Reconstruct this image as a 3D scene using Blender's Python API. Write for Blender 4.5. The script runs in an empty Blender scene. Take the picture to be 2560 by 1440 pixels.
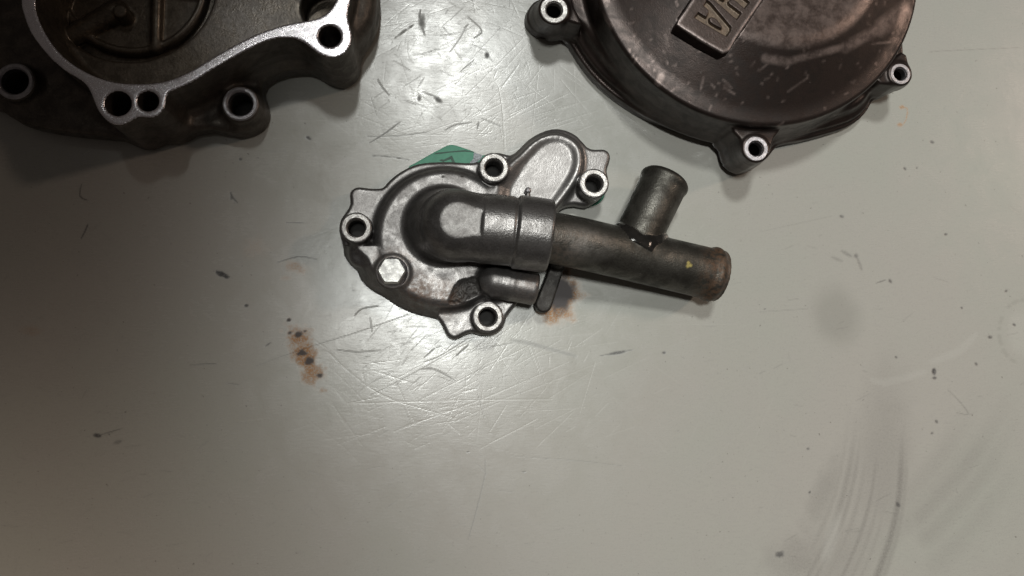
import bpy, math, random
import numpy as np
from mathutils import Vector, Matrix

# ------------------------------------------------------------------ camera, world, lamps
scene = bpy.context.scene
FPX = 2000.0                        # focal length in photograph pixels (2560 wide)
NAD = (1080.0, 900.0)               # the pixel straight below the phone
vn = Vector(((NAD[0]-1280)/FPX, -(NAD[1]-720)/FPX, -1.0))
HC = 290.0/vn.length                # lens height over the bench in mm
RC = vn.normalized().rotation_difference(Vector((0, 0, -1))).to_matrix()
RN = np.array(RC)

cam_d = bpy.data.cameras.new('camera')
cam = bpy.data.objects.new('camera', cam_d)
scene.collection.objects.link(cam)
cam_d.sensor_width = 36.0
cam_d.lens = FPX/2560*36.0
cam_d.clip_start = 0.01
cam_d.clip_end = 50
cam.matrix_world = Matrix.Translation((0, 0, HC*0.001)) @ RC.to_4x4()
scene.camera = cam

world = bpy.data.worlds.new('World')
scene.world = world
world.use_nodes = True
bg = world.node_tree.nodes['Background']
bg.inputs[0].default_value = (1.0, 0.87, 0.78, 1)
bg.inputs[1].default_value = 0.045

# two shaded lamps over the bench, a warm one from the right, an added fill for the lower left corner
def lamp_spot(name, loc, target, power, col, radius, cone, blend):
    d = bpy.data.lights.new(name, 'SPOT')
    d.energy = power; d.color = col; d.shadow_soft_size = radius
    d.spot_size = math.radians(cone); d.spot_blend = blend
    o = bpy.data.objects.new(name, d)
    o.location = loc
    o.rotation_euler = (Vector(target)-Vector(loc)).to_track_quat('-Z', 'Y').to_euler()
    scene.collection.objects.link(o)
    return o
lamp_spot('overhead_lamp_far', (0.035, 0.70, 1.55), (0.26, 0.0, 0), 43, (0.965, 0.985, 0.95), 0.09, 22.4, 0.38)
lamp_spot('overhead_lamp_near', (-0.02, 0.11, 1.55), (0.26, -0.05, 0), 41, (0.965, 0.985, 0.95), 0.08, 23.8, 0.38)
lamp_spot('workshop_lamp', (2.8, 0.9, 2.0), (0.27, -0.04, 0), 215, (1.0, 0.78, 0.63), 0.25, 8.0, 0.6)
lamp_spot('corner_fill_lamp', (-1.3, -1.5, 1.6), (-0.21, -0.19, 0), 140, (1.0, 0.84, 0.71), 0.05, 7.5, 1.0)  # added fill, only brightens the lower left bench corner

scene.view_settings.view_transform = 'Standard'
scene.view_settings.look = 'None'
scene.view_settings.exposure = 0.0
scene.view_settings.gamma = 1.0
scene.view_settings.use_curve_mapping = False
scene.render.engine = 'CYCLES'
scene.cycles.use_denoising = True
scene.cycles.max_bounces = 6

# ------------------------------------------------------------------ helpers
rng = np.random.default_rng(7)
random.seed(7)
C = scene.collection

def U(px, py, z=0.0):
    """photograph measurement -> bench coordinates in mm at height z"""
    d = RN @ np.array([(px-1280)/FPX, -(py-720)/FPX, -1.0])
    t = (HC-z)/(-d[2])
    return np.array([d[0]*t, d[1]*t])
def U3(px, py, z): return np.array([*U(px, py, z), z])
def z1(x, y): return (x/2.66667, y/2.66667)            # close-up sheets the measurements were read from
def z2(x, y): return (1300+x/2.4615, y/2.4615)
def z3(x, y): return (820+x/2.4824, 300+y/2.4824)
def z4(x, y): return (1180+x/3.272, 380+y/3.272)
def zl(x, y): return (1660+x/8.0, y/8.0)
def PW(pts, z, conv=lambda x, y: (x, y)):
    return np.array([U(*conv(*p), z) for p in pts])

def smooth_closed(P, n=4):
    P = np.asarray(P, float); m = len(P); out = []
    for i in range(m):
        a, b, c, d = P[(i-1) % m], P[i], P[(i+1) % m], P[(i+2) % m]
        for k in range(n):
            t = k/n
            out.append(0.5*((2*b)+(c-a)*t+(2*a-5*b+4*c-d)*t*t+(3*b-a-3*c+d)*t**3))
    return np.array(out)
def smooth_open(P, n=6):
    P = np.asarray(P, float); m = len(P); out = []
    for i in range(m-1):
        a, b, c, d = P[max(i-1, 0)], P[i], P[i+1], P[min(i+2, m-1)]
        for k in range(n):
            t = k/n
            out.append(0.5*((2*b)+(c-a)*t+(2*a-5*b+4*c-d)*t*t+(3*b-a-3*c+d)*t**3))
    out.append(P[-1])
    return np.array(out)

def poly_sd(X, Y, P):
    """signed distance to a closed polygon, X and Y any broadcastable shape"""
    X, Y = np.broadcast_arrays(X, Y)
    X = X.astype(np.float32); Y = Y.astype(np.float32)
    d = np.full(X.shape, 1e9, np.float32); ins = np.zeros(X.shape, bool)
    n = len(P)
    for i in range(n):
        ax, ay = map(float, P[i]); bx, by = map(float, P[(i+1) % n])
        ex, ey = bx-ax, by-ay
        L = ex*ex+ey*ey
        if L < 1e-12: continue
        wx = X-np.float32(ax); wy = Y-np.float32(ay)
        t = np.clip((wx*np.float32(ex)+wy*np.float32(ey))/np.float32(L), 0, 1)
        dx = wx-t*np.float32(ex); dy = wy-t*np.float32(ey)
        np.minimum(d, dx*dx+dy*dy, out=d)
        c1 = (Y >= ay) != (Y >= by)
        if ey != 0:
            ins ^= c1 & (X < ax+(Y-ay)*ex/ey)
    d = np.sqrt(d)
    return np.where(ins, -d, d)

def smin(a, b, k):
    h = np.maximum(k-np.abs(a-b), 0)/k
    return np.minimum(a, b)-h*h*k*0.25
def smax(a, b, k): return -smin(-a, -b, k)

class Grid:
    def __init__(s, lo, hi, h):
        s.h = h; s.lo = np.array(lo, float)
        s.x = np.arange(lo[0], hi[0]+h, h, dtype=np.float32)
        s.y = np.arange(lo[1], hi[1]+h, h, dtype=np.float32)
        s.z = np.arange(lo[2], hi[2]+h, h, dtype=np.float32)
        s.X = s.x[:, None, None]; s.Y = s.y[None, :, None]; s.Z = s.z[None, None, :]
    def poly(s, P): return poly_sd(s.x[:, None], s.y[None, :], P)[:, :, None]
    def circ(s, c, r): return np.sqrt((s.X-c[0])**2+(s.Y-c[1])**2)-r
    def extr(s, d2, za, zb, r=0.5):
        zc, hz = (za+zb)/2, (zb-za)/2
        u = d2+r; v = np.abs(s.Z-zc)-hz+r
        return np.minimum(np.maximum(u, v), 0)+np.sqrt(np.maximum(u, 0)**2+np.maximum(v, 0)**2)-r
    def cone(s, ca, cb, ra, rb, za, zb, r=0.5):
        """upright cylinder between two circles, leaning and tapering"""
        t = np.clip((s.Z-za)/(zb-za), 0, 1)
        d2 = np.sqrt((s.X-(ca[0]+(cb[0]-ca[0])*t))**2+(s.Y-(ca[1]+(cb[1]-ca[1])*t))**2)-(ra+(rb-ra)*t)
        return s.extr(d2, za, zb, r)
    def sphere(s, c, r): return np.sqrt((s.X-c[0])**2+(s.Y-c[1])**2+(s.Z-c[2])**2)-r
    def rod(s, a, b, r, e=0.5):
        """flat-ended round bar"""
        a = np.asarray(a, float); b = np.asarray(b, float); L = np.linalg.norm(b-a); u = (b-a)/L
        wx, wy, wz = s.X-a[0], s.Y-a[1], s.Z-a[2]
        t = wx*u[0]+wy*u[1]+wz*u[2]
        d2 = np.sqrt(np.maximum(wx*wx+wy*wy+wz*wz-t*t, 0))-r
        p = d2+e; q = np.abs(t-L/2)-L/2+e
        return np.minimum(np.maximum(p, q), 0)+np.sqrt(np.maximum(p, 0)**2+np.maximum(q, 0)**2)-e
    def capsule(s, a, b, ra, rb):
        a = np.asarray(a, float); b = np.asarray(b, float); e = b-a
        wx, wy, wz = s.X-a[0], s.Y-a[1], s.Z-a[2]
        t = np.clip((wx*e[0]+wy*e[1]+wz*e[2])/(e @ e), 0, 1)
        return np.sqrt((wx-t*e[0])**2+(wy-t*e[1])**2+(wz-t*e[2])**2)-(ra+(rb-ra)*t)

def vnoise3(P, scale, seed, octv=3):
    """cheap value noise at points (mm), about -1..1"""
    out = np.zeros(len(P), np.float32); amp = 1.0; tot = 0
    for o in range(octv):
        q = P/scale*(2**o)
        i = np.floor(q).astype(np.int64); f = (q-i); f = f*f*(3-2*f)
        acc = 0
        for dx in (0, 1):
            for dy in (0, 1):
                for dz in (0, 1):
                    hsh = ((i[:, 0]+dx)*374761393+(i[:, 1]+dy)*668265263+(i[:, 2]+dz)*2147483647+(seed+o)*1274126177) & 0xffffffff
                    hsh = ((hsh ^ (hsh >> 13))*1274126177) & 0xffffffff
                    v = ((hsh ^ (hsh >> 16)) & 0xffff)/32767.5-1
                    w = (f[:, 0] if dx else 1-f[:, 0])*(f[:, 1] if dy else 1-f[:, 1])*(f[:, 2] if dz else 1-f[:, 2])
                    acc = acc+v*w
        out += amp*acc; tot += amp; amp *= 0.5
    return out/tot

def sample3(V, g, P):
    q = (P-g.lo)/g.h
    n = np.array(V.shape)
    q = np.clip(q, 0, n-1.001)
    i = q.astype(np.int64); f = q-i
    r = 0
    for dx in (0, 1):
        for dy in (0, 1):
            for dz in (0, 1):
                w = (f[:, 0] if dx else 1-f[:, 0])*(f[:, 1] if dy else 1-f[:, 1])*(f[:, 2] if dz else 1-f[:, 2])
                r = r+V[i[:, 0]+dx, i[:, 1]+dy, i[:, 2]+dz]*w
    return r

def nets(V, g):
    """surface nets: verts (mm), quads, normals"""
    V = np.ascontiguousarray(np.broadcast_to(V, (len(g.x), len(g.y), len(g.z)))).astype(np.float32)
    V[0] = V[-1] = 1; V[:, 0] = V[:, -1] = 1; V[:, :, 0] = V[:, :, -1] = 1
    ins = V < 0
    cs = np.zeros(tuple(np.array(V.shape)-1), np.uint8)
    for dx in (0, 1):
        for dy in (0, 1):
            for dz in (0, 1):
                cs += ins[dx:ins.shape[0]-1+dx, dy:ins.shape[1]-1+dy, dz:ins.shape[2]-1+dz]
    act = (cs > 0) & (cs < 8)
    idx = np.full(cs.shape, -1, np.int64)
    I = np.argwhere(act); idx[act] = np.arange(len(I))
    pos = np.zeros((len(I), 3)); cnt = np.zeros(len(I))
    corners = [(dx, dy, dz) for dx in (0, 1) for dy in (0, 1) for dz in (0, 1)]
    val = {c: V[I[:, 0]+c[0], I[:, 1]+c[1], I[:, 2]+c[2]] for c in corners}
    for a in corners:
        for ax in range(3):
            if a[ax]: continue
            b = list(a); b[ax] = 1; b = tuple(b)
            va, vb = val[a], val[b]
            m = (va < 0) != (vb < 0)
            t = va[m]/(va[m]-vb[m])
            p = np.tile(np.array(a, float), (m.sum(), 1)); p[:, ax] = t
            pos[m] += p; cnt[m] += 1
    P = g.lo+(I+pos/cnt[:, None])*g.h
    quads = []
    for ax in range(3):
        b, c = (ax+1) % 3, (ax+2) % 3
        sl0 = [slice(None)]*3; sl1 = [slice(None)]*3
        sl0[ax] = slice(0, -1); sl1[ax] = slice(1, None)
        A = ins[tuple(sl0)]; B = ins[tuple(sl1)]
        E = np.argwhere(A != B)
        E = E[(E[:, b] > 0) & (E[:, c] > 0) & (E[:, b] < cs.shape[b]) & (E[:, c] < cs.shape[c])]
        def cell(ob, oc):
            q = E.copy(); q[:, b] += ob; q[:, c] += oc
            return idx[q[:, 0], q[:, 1], q[:, 2]]
        Q = np.stack([cell(-1, -1), cell(0, -1), cell(0, 0), cell(-1, 0)], 1)
        flip = ~A[E[:, 0], E[:, 1], E[:, 2]]
        Q[flip] = Q[flip][:, ::-1]
        quads.append(Q)
    Q = np.concatenate(quads)
    e = g.h*0.6
    def grad(P):
        G = np.stack([sample3(V, g, P+np.eye(3)[k]*e)-sample3(V, g, P-np.eye(3)[k]*e) for k in range(3)], 1)
        return G/(2*e)
    for _ in range(2):
        G = grad(P); gl = np.maximum((G*G).sum(1), 0.25)
        st = -(sample3(V, g, P)/gl)[:, None]*G
        P = P+np.clip(st, -0.35*g.h, 0.35*g.h)
    G = grad(P)
    N = G/np.maximum(np.linalg.norm(G, axis=1), 1e-6)[:, None]
    return P, Q, N

def mesh_np(name, P, Q, N, base, mats, attrs=None, k=4):
    me = bpy.data.meshes.new(name)
    me.vertices.add(len(P)); me.vertices.foreach_set('co', ((P-base)*0.001).astype(np.float32).ravel())
    me.loops.add(len(Q)*k); me.loops.foreach_set('vertex_index', Q.astype(np.int32).ravel())
    me.polygons.add(len(Q)); me.polygons.foreach_set('loop_start', np.arange(0, len(Q)*k, k, dtype=np.int32))
    me.update(calc_edges=True); me.validate()
    me.polygons.foreach_set('use_smooth', np.ones(len(me.polygons), bool))
    for an, av in (attrs or {}).items():
        at = me.attributes.new(an, 'FLOAT', 'POINT'); at.data.foreach_set('value', av.astype(np.float32))
    if N is not None and len(me.vertices) == len(P):
        me.normals_split_custom_set_from_vertices(N.tolist())
    me.materials.append(mats)
    return me

def part(name, me, parent=None, label=None):
    o = bpy.data.objects.new(name, me); C.objects.link(o)
    if parent is not None: o.parent = parent
    if label: o['label'] = label
    return o
def thing(name, label, cat, base, group=None):
    o = bpy.data.objects.new(name, None); C.objects.link(o)
    o.location = np.array(base)*0.001
    o.empty_display_size = 0.01
    o['label'] = label; o['category'] = cat
    if group: o['group'] = group
    return o

def split_parts(V, g, base, rules, attrfn=None):
    """rules: list of (key, mask(P) or None); returns dict key -> mesh data arrays. One surface cut where parts meet."""
    P, Q, N = nets(V, g)
    fc = P[Q].mean(1)
    left = np.ones(len(Q), bool); out = {}
    at = attrfn(P, N) if attrfn else {}
    for key, fn in rules:
        m = left.copy() if fn is None else left & fn(fc)
        left &= ~m
        if not m.any(): continue
        q = Q[m]; u, inv = np.unique(q, return_inverse=True)
        out[key] = (P[u], inv.reshape(q.shape), N[u], {k: v[u] for k, v in at.items()})
    return out

def lathe(name, prof, mat, base, seg=48, center=(0, 0), jitter=0.0):
    """revolve (r,z) profile in mm about the upright axis through center"""
    P = []; n = len(prof)
    for k in range(seg):
        a = 2*math.pi*k/seg
        for r, z in prof:
            r2 = r*(1+jitter*math.sin(3*a+z)) if jitter else r
            P.append((center[0]+r2*math.cos(a), center[1]+r2*math.sin(a), z))
    Q = []
    for k in range(seg):
        k2 = (k+1) % seg
        for i in range(n-1):
            Q.append((k*n+i, k2*n+i, k2*n+i+1, k*n+i+1))
    return mesh_np(name, np.array(P), np.array(Q), None, base, mat)

# ------------------------------------------------------------------ materials
def nodes(name):
    m = bpy.data.materials.new(name); m.use_nodes = True
    nt = m.node_tree; nt.nodes.clear()
    out = nt.nodes.new('ShaderNodeOutputMaterial'); b = nt.nodes.new('ShaderNodeBsdfPrincipled')
    nt.links.new(b.outputs[0], out.inputs[0])
    return m, nt, b
def lk(nt, a, b): nt.links.new(a, b)
def coord(nt): return nt.nodes.new('ShaderNodeTexCoord').outputs['Object']
def noise(nt, vec, scale, detail=4, rough=0.55, dist=0.0):
    n = nt.nodes.new('ShaderNodeTexNoise'); n.inputs['Scale'].default_value = scale
    n.inputs['Detail'].default_value = detail; n.inputs['Roughness'].default_value = rough
    n.inputs['Distortion'].default_value = dist
    lk(nt, vec, n.inputs['Vector']); return n.outputs['Fac']
def mapping(nt, vec, scale, rot=(0, 0, 0)):
    n = nt.nodes.new('ShaderNodeMapping'); n.inputs['Scale'].default_value = scale; n.inputs['Rotation'].default_value = rot
    lk(nt, vec, n.inputs['Vector']); return n.outputs[0]
def ramp(nt, fac, a, b, va=0.0, vb=1.0):
    n = nt.nodes.new('ShaderNodeMapRange'); n.interpolation_type = 'SMOOTHSTEP'
    n.inputs[1].default_value = a; n.inputs[2].default_value = b; n.inputs[3].default_value = va; n.inputs[4].default_value = vb
    lk(nt, fac, n.inputs[0]); return n.outputs[0]
def attr(nt, name):
    n = nt.nodes.new('ShaderNodeAttribute'); n.attribute_name = name; return n.outputs['Fac']
def mathn(nt, op, a, b):
    n = nt.nodes.new('ShaderNodeMath'); n.operation = op; n.use_clamp = False
    for i, v in enumerate((a, b)):
        if isinstance(v, (int, float)): n.inputs[i].default_value = v
        else: lk(nt, v, n.inputs[i])
    return n.outputs[0]
def mixc(nt, fac, a, b, mode='MIX'):
    n = nt.nodes.new('ShaderNodeMix'); n.data_type = 'RGBA'; n.blend_type = mode
    if isinstance(fac, (int, float)): n.inputs[0].default_value = fac
    else: lk(nt, fac, n.inputs[0])
    for i, v in ((6, a), (7, b)):
        if isinstance(v, tuple): n.inputs[i].default_value = (*v, 1)
        else: lk(nt, v, n.inputs[i])
    return n.outputs[2]
def mixf(nt, fac, a, b):
    n = nt.nodes.new('ShaderNodeMix'); n.data_type = 'FLOAT'
    lk(nt, fac, n.inputs[0])
    for i, v in ((2, a), (3, b)):
        if isinstance(v, (int, float)): n.inputs[i].default_value = v
        else: lk(nt, v, n.inputs[i])
    return n.outputs[0]
def bump(nt, h, strength, dist, b):
    n = nt.nodes.new('ShaderNodeBump'); n.inputs['Strength'].default_value = strength; n.inputs['Distance'].default_value = dist
    lk(nt, h, n.inputs['Height']); lk(nt, n.outputs[0], b.inputs['Normal']); return n

def cast_metal(name, c1, c2, rough=(0.32, 0.5), metal=0.9, dirt=(0.02, 0.016, 0.012), rust=(0.15, 0.07, 0.03),
               wear_sheen=(0.55, 0.52, 0.5), blot=220, grain=1800, bstr=0.25, speck=None):
    m, nt, b = nodes(name); co = coord(nt)
    n1 = noise(nt, co, blot, 6, 0.6, 0.4)
    col = mixc(nt, ramp(nt, n1, 0.32, 0.68), c1, c2)
    n2 = noise(nt, co, grain, 3)
    col = mixc(nt, ramp(nt, n2, 0.3, 0.75, 0.0, 0.35), col, dirt)
    if speck:
        n4 = noise(nt, co, 900, 3, 0.7)
        col = mixc(nt, ramp(nt, n4, 0.70, 0.76), col, speck)
    n3 = noise(nt, co, blot*3.1, 5, 0.65)
    wr = mathn(nt, 'MULTIPLY', attr(nt, 'wear_sheen'), ramp(nt, mathn(nt, 'ADD', mathn(nt, 'MULTIPLY', n3, 0.45), mathn(nt, 'MULTIPLY', n1, 0.55)), 0.28, 0.66, 0.1, 1.0))
    col = mixc(nt, wr, col, wear_sheen)
    dr = mathn(nt, 'MULTIPLY', attr(nt, 'dirt'), ramp(nt, n3, 0.25, 0.55, 0.45, 1.0))
    col = mixc(nt, dr, col, dirt)
    ru = mathn(nt, 'MULTIPLY', attr(nt, 'rust'), ramp(nt, n3, 0.35, 0.62))
    col = mixc(nt, ru, col, rust)
    ye = attr(nt, 'yellow')
    col = mixc(nt, ye, col, (0.45, 0.37, 0.11))
    lk(nt, col, b.inputs['Base Color'])
    nm = mathn(nt, 'MAXIMUM', mathn(nt, 'MAXIMUM', dr, ru), ye)
    lk(nt, mixf(nt, nm, metal, 0.15), b.inputs['Metallic'])
    r = ramp(nt, n1, 0.3, 0.7, rough[0], rough[1])
    r = mixf(nt, nm, r, 0.65)
    lk(nt, r, b.inputs['Roughness'])
    hh = mathn(nt, 'ADD', n2, mathn(nt, 'MULTIPLY', n3, 0.7))
    bump(nt, hh, bstr, 0.0003, b)
    return m

M = {}
M['pump'] = cast_metal('cast_aluminium_pump', (0.25, 0.24, 0.235), (0.16, 0.151, 0.147), (0.31, 0.45), 0.78, wear_sheen=(0.38, 0.365, 0.355), bstr=0.18)
M['elbow'] = cast_metal('cast_aluminium_elbow', (0.255, 0.245, 0.24), (0.155, 0.147, 0.142), (0.27, 0.40), 0.82, wear_sheen=(0.40, 0.385, 0.375), bstr=0.28)
M['flat'] = cast_metal('ground_aluminium', (0.27, 0.262, 0.255), (0.19, 0.183, 0.18), (0.48, 0.6), 0.95, grain=1500, bstr=0.35)
M['pipe'] = cast_metal('tarnished_steel_pipe', (0.11, 0.105, 0.092), (0.042, 0.039, 0.033), (0.34, 0.54), 0.75, blot=190, bstr=0.4, speck=(0.22, 0.21, 0.19), wear_sheen=(0.30, 0.285, 0.265))
M['tab'] = cast_metal('blackened_bracket_steel', (0.04, 0.037, 0.033), (0.025, 0.022, 0.02), (0.45, 0.6), 0.5)
M['weld'] = cast_metal('wet_black_weld', (0.018, 0.017, 0.016), (0.03, 0.028, 0.026), (0.08, 0.16), 0.4, bstr=0.15)
M['case'] = cast_metal('oily_crankcase_casting', (0.20, 0.168, 0.132), (0.115, 0.095, 0.072), (0.32, 0.48), 0.65, dirt=(0.015, 0.012, 0.008), grain=1400, bstr=0.3)
M['case_out'] = cast_metal('dark_crankcase_skin', (0.135, 0.113, 0.094), (0.075, 0.063, 0.052), (0.32, 0.48), 0.55, bstr=0.35)
M['cover'] = cast_metal('dark_bronze_painted_casting', (0.052, 0.037, 0.032), (0.026, 0.019, 0.0165), (0.28, 0.42), 0.6, dirt=(0.02, 0.015, 0.013),
                        grain=2600, bstr=0.16, wear_sheen=(0.20, 0.155, 0.14), speck=(0.13, 0.115, 0.105))
M['plaque'] = cast_metal('rubbed_plaque_casting', (0.10, 0.075, 0.067), (0.06, 0.045, 0.04), (0.38, 0.5), 0.65, grain=1500, bstr=0.3, wear_sheen=(0.45, 0.38, 0.36))
M['letter'] = cast_metal('letter_recess_paint', (0.20, 0.15, 0.11), (0.14, 0.105, 0.078), (0.42, 0.55), 0.6, grain=1500, bstr=0.25)

def machined(name, c1, c2, rough, smudge=0.0, bs=0.45):
    m, nt, b = nodes(name); co = coord(nt)
    n1 = noise(nt, co, 420, 5, 0.65, 0.3)
    n2 = noise(nt, mapping(nt, co, (1, 5, 1), (0, 0, 0.6)), 1500, 3)
    col = mixc(nt, ramp(nt, n1, 0.35, 0.7), c1, c2)
    col = mixc(nt, ramp(nt, n2, 0.35, 0.8, 0, 0.3), col, (0.2, 0.19, 0.18))
    if smudge:
        n3 = noise(nt, co, 260, 7, 0.75, 0.8)
        col = mixc(nt, ramp(nt, n3, 0.60, 0.70, 0, smudge), col, (0.06, 0.058, 0.06))
    lk(nt, col, b.inputs['Base Color'])
    b.inputs['Metallic'].default_value = 0.9
    lk(nt, ramp(nt, n1, 0.3, 0.7, rough[0], rough[1]), b.inputs['Roughness'])
    bump(nt, n2, bs, 0.0003, b)
    return m
M['rim'] = machined('machined_boss_rim', (0.80, 0.78, 0.75), (0.50, 0.48, 0.465), (0.36, 0.50), 0.6)
M['rim_dull'] = machined('dull_boss_rim', (0.50, 0.48, 0.50), (0.36, 0.345, 0.36), (0.3, 0.45))
M['face'] = machined('machined_gasket_face', (0.90, 0.865, 0.895), (0.74, 0.71, 0.745), (0.22, 0.32), 0.6, 0.15)
M['bolt'] = machined('zinc_bolt', (0.78, 0.77, 0.74), (0.50, 0.49, 0.475), (0.38, 0.50), 0.3, 0.3)

def plain(name, col, rough, metal=0.0, col2=None, scale=600):
    m, nt, b = nodes(name); co = coord(nt)
    n = noise(nt, co, scale, 5)
    lk(nt, mixc(nt, ramp(nt, n, 0.35, 0.7), col, col2 or tuple(c*0.8 for c in col)), b.inputs['Base Color'])
    b.inputs['Roughness'].default_value = rough; b.inputs['Metallic'].default_value = metal
    bump(nt, n, 0.1, 0.0002, b)
    return m
M['shade_black'] = plain('bore_shade_black', (0.012, 0.011, 0.010), 0.7, 0, (0.02, 0.018, 0.016))  # near-black colour standing in for shade in the bolt holes
M['ink'] = plain('gasket_print_ink', (0.045, 0.11, 0.08), 0.6)
M['gasket'] = plain('green_gasket_paper', (0.085, 0.33, 0.215), 0.55, 0, (0.07, 0.28, 0.185))
M['sealer'] = plain('grey_sealant_smear', (0.10, 0.11, 0.12), 0.3, 0.3, (0.03, 0.03, 0.035), 1500)

# ------------------------------------------------------------------ the bench top
def bench():
    cs = [U(0, 0), U(2560, 0), U(0, 1440), U(2560, 1440)]
    x0 = min(c[0] for c in cs)-8; x1 = max(c[0] for c in cs)+8
    y0 = min(c[1] for c in cs)-8; y1 = max(c[1] for c in cs)+8
    h = 0.38
    fx = np.arange(x0, x1, h); fy = np.arange(y0, y1, h)
    out = np.array([1, 4, 12, 30, 70, 140, 260, 420])
    gx = np.concatenate([x0-out[::-1], fx, fx[-1]+out]); gy = np.concatenate([y0-out[::-1], fy, fy[-1]+out])
    nx, ny = len(gx), len(gy)
    K = len(out)
    mk = {k: np.zeros((nx, ny), np.float32) for k in ('dark', 'light', 'rust', 'char', 'smudge', 'wipe')}
    def sub(cx0, cx1, cy0, cy1):
        i0 = max(0, int((cx0-x0)/h)+K-1); i1 = min(nx, int((cx1-x0)/h)+K+2)
        j0 = max(0, int((cy0-y0)/h)+K-1); j1 = min(ny, int((cy1-y0)/h)+K+2)
        return i0, i1, j0, j1
    def stroke(key, pts, w, s=1.0, soft=None, taper=True, mm=False, breakup=0.0, fade=0.0):
        W = np.asarray(pts, float) if mm else np.array([U(*p) for p in pts])
        if len(W) > 2: W = smooth_open(W, 5)
        w = w*0.145*0.36; soft = soft*0.145 if soft else 0.2
        R = w+soft+0.3; n = len(W)-1
        for k in range(n):
            a, b = W[k], W[k+1]
            i0, i1, j0, j1 = sub(min(a[0], b[0])-R, max(a[0], b[0])+R, min(a[1], b[1])-R, max(a[1], b[1])+R)
            if i0 >= i1 or j0 >= j1: continue
            X = gx[i0:i1, None]; Y = gy[None, j0:j1]
            e = b-a; L = e @ e+1e-9
            t = np.clip(((X-a[0])*e[0]+(Y-a[1])*e[1])/L, 0, 1)
            d = np.sqrt((X-a[0]-t*e[0])**2+(Y-a[1]-t*e[1])**2)
            u = (k+t)/n
            ww = w*(np.sin(np.pi*np.clip(u, 0.03, 0.97))**0.5 if taper and n*0+1 and len(pts) > 1 else 1)
            v = np.clip(1-(d-ww)/soft, 0, 1)*s
            if breakup: v = v*np.clip(1-breakup*(0.5+0.5*np.sin(u*37+k*3.1+a[0]))*1.2, 0, 1)
            if fade: v = v*np.clip(u/fade, 0, 1)**1.5
            T = mk[key][i0:i1, j0:j1]; np.maximum(T, v, out=T)
    def blob(key, c, rx, ry, s=1.0, soft=0.5, rot=0.0, rag=0.0, seed=1):
        w = U(*c); rx *= 0.145; ry *= 0.145; R = max(rx, ry)*(1+soft+rag)+1
        i0, i1, j0, j1 = sub(w[0]-R, w[0]+R, w[1]-R, w[1]+R)
        if i0 >= i1 or j0 >= j1: return
        X = gx[i0:i1, None]-w[0]; Y = gy[None, j0:j1]-w[1]
        ca, sa = math.cos(rot), math.sin(rot)
        d = np.sqrt(((X*ca+Y*sa)/rx)**2+((-X*sa+Y*ca)/ry)**2)
        if rag:
            PP = np.stack(np.broadcast_arrays(X+w[0], Y+w[1], 0.0*X), -1).reshape(-1, 3)
            d = d+rag*vnoise3(PP, max(1.2, min(rx, ry)*0.7), seed, 4).reshape(d.shape)
        v = np.clip((1+soft-d)/(2*soft), 0, 1); v = v*v*(3-2*v)*s
        T = mk[key][i0:i1, j0:j1]; np.maximum(T, v, out=T)
    D = lambda pts, w, s=0.9, **k: stroke('dark', pts, w*0.85, s*0.8, **k)
    Lh = lambda pts, w, s=0.7, **k: stroke('light', pts, w*0.75, s*0.85, **k)
    # dark scuffs and nicks read off the bench
    blob('dark', (555, 686), 17, 6, 1, 0.35, -0.45, 0.4, 3); D([(540, 676), (556, 684), (574, 692)], 7)
    D([(576, 480), (580, 492), (594, 508)], 6, 1); D([(577, 490), (578, 500)], 5)
    blob('dark', (616, 764), 5, 4, 1, 0.4); blob('dark', (243, 1088), 9, 5, 0.95, 0.4, -0.3, 0.3)
    D([(250, 1087), (305, 1071)], 2.5, 0.7); blob('dark', (295, 1105), 9, 4, 0.5, 0.6, 0.3)
    D([(203, 460), (200, 490), (219, 501)], 3.5); D([(219, 560), (216, 570), (203, 596)], 4, 0.9)
    blob('dark', (601, 398), 4, 4, 0.9); blob('dark', (771, 345), 8, 4, 0.9, 0.5, -0.6, 0.3)
    D([(663, 866), (676, 857)], 5, 0.8); D([(640, 915), (760, 872), (900, 828), (1020, 786)], 0.8, 0.55)
    D([(838, 874), (890, 880), (950, 876)], 2.2, 0.7); D([(475, 912), (540, 909)], 2, 0.7)
    D([(565, 957), (600, 963)], 3, 0.55); D([(690, 657), (745, 642), (790, 648)], 3, 0.8); D([(716, 557), (765, 556)], 2.5, 0.8)
    blob('dark', (1545, 882), 24, 4, 0.85, 0.5, 0.17, 0.25, 5); D([(1500, 890), (1585, 874)], 2.5, 0.8)
    D([(1280, 851), (1330, 860), (1440, 891)], 9, 0.42, soft=5); D([(1225, 868), (1290, 856)], 2, 0.5)
    D([(924, 357), (960, 335), (1000, 305)], 4, 0.8); D([(928, 389), (975, 392), (1022, 400)], 6, 0.85, breakup=0.5)
    D([(988, 94), (1010, 78), (1033, 62)], 8, 0.8, breakup=0.7); D([(1050, 25), (1050, 50), (1062, 88)], 5, 0.75)
    blob('dark', (1054, 55), 7, 16, 0.7, 0.7, 0, 0.5, 8); blob('smudge', (1085, 80), 30, 45, 0.6, 0.8, 0, 0.4, 9)
    D([(943, 198), (955, 218), (972, 238)], 4.5, 0.7); blob('dark', (1096, 250), 10, 5, 0.8, 0.5, -0.7, 0.4, 2)
    D([(1057, 230), (1090, 242)], 3, 0.6); blob('dark', (1048, 246), 4, 7, 0.7); blob('dark', (1218, 138), 5, 7, 0.9, 0.5)
    D([(1112, 326), (1140, 312), (1180, 307)], 3.5, 0.7); D([(1203, 296), (1255, 317)], 5, 0.5); D([(1197, 305), (1194, 322)], 5, 0.7)
    D([(918, 341), (990, 340), (1072, 330)], 2.5, 0.6); D([(1170, 42), (1205, 76), (1185, 95)], 2.2, 0.7)
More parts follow.
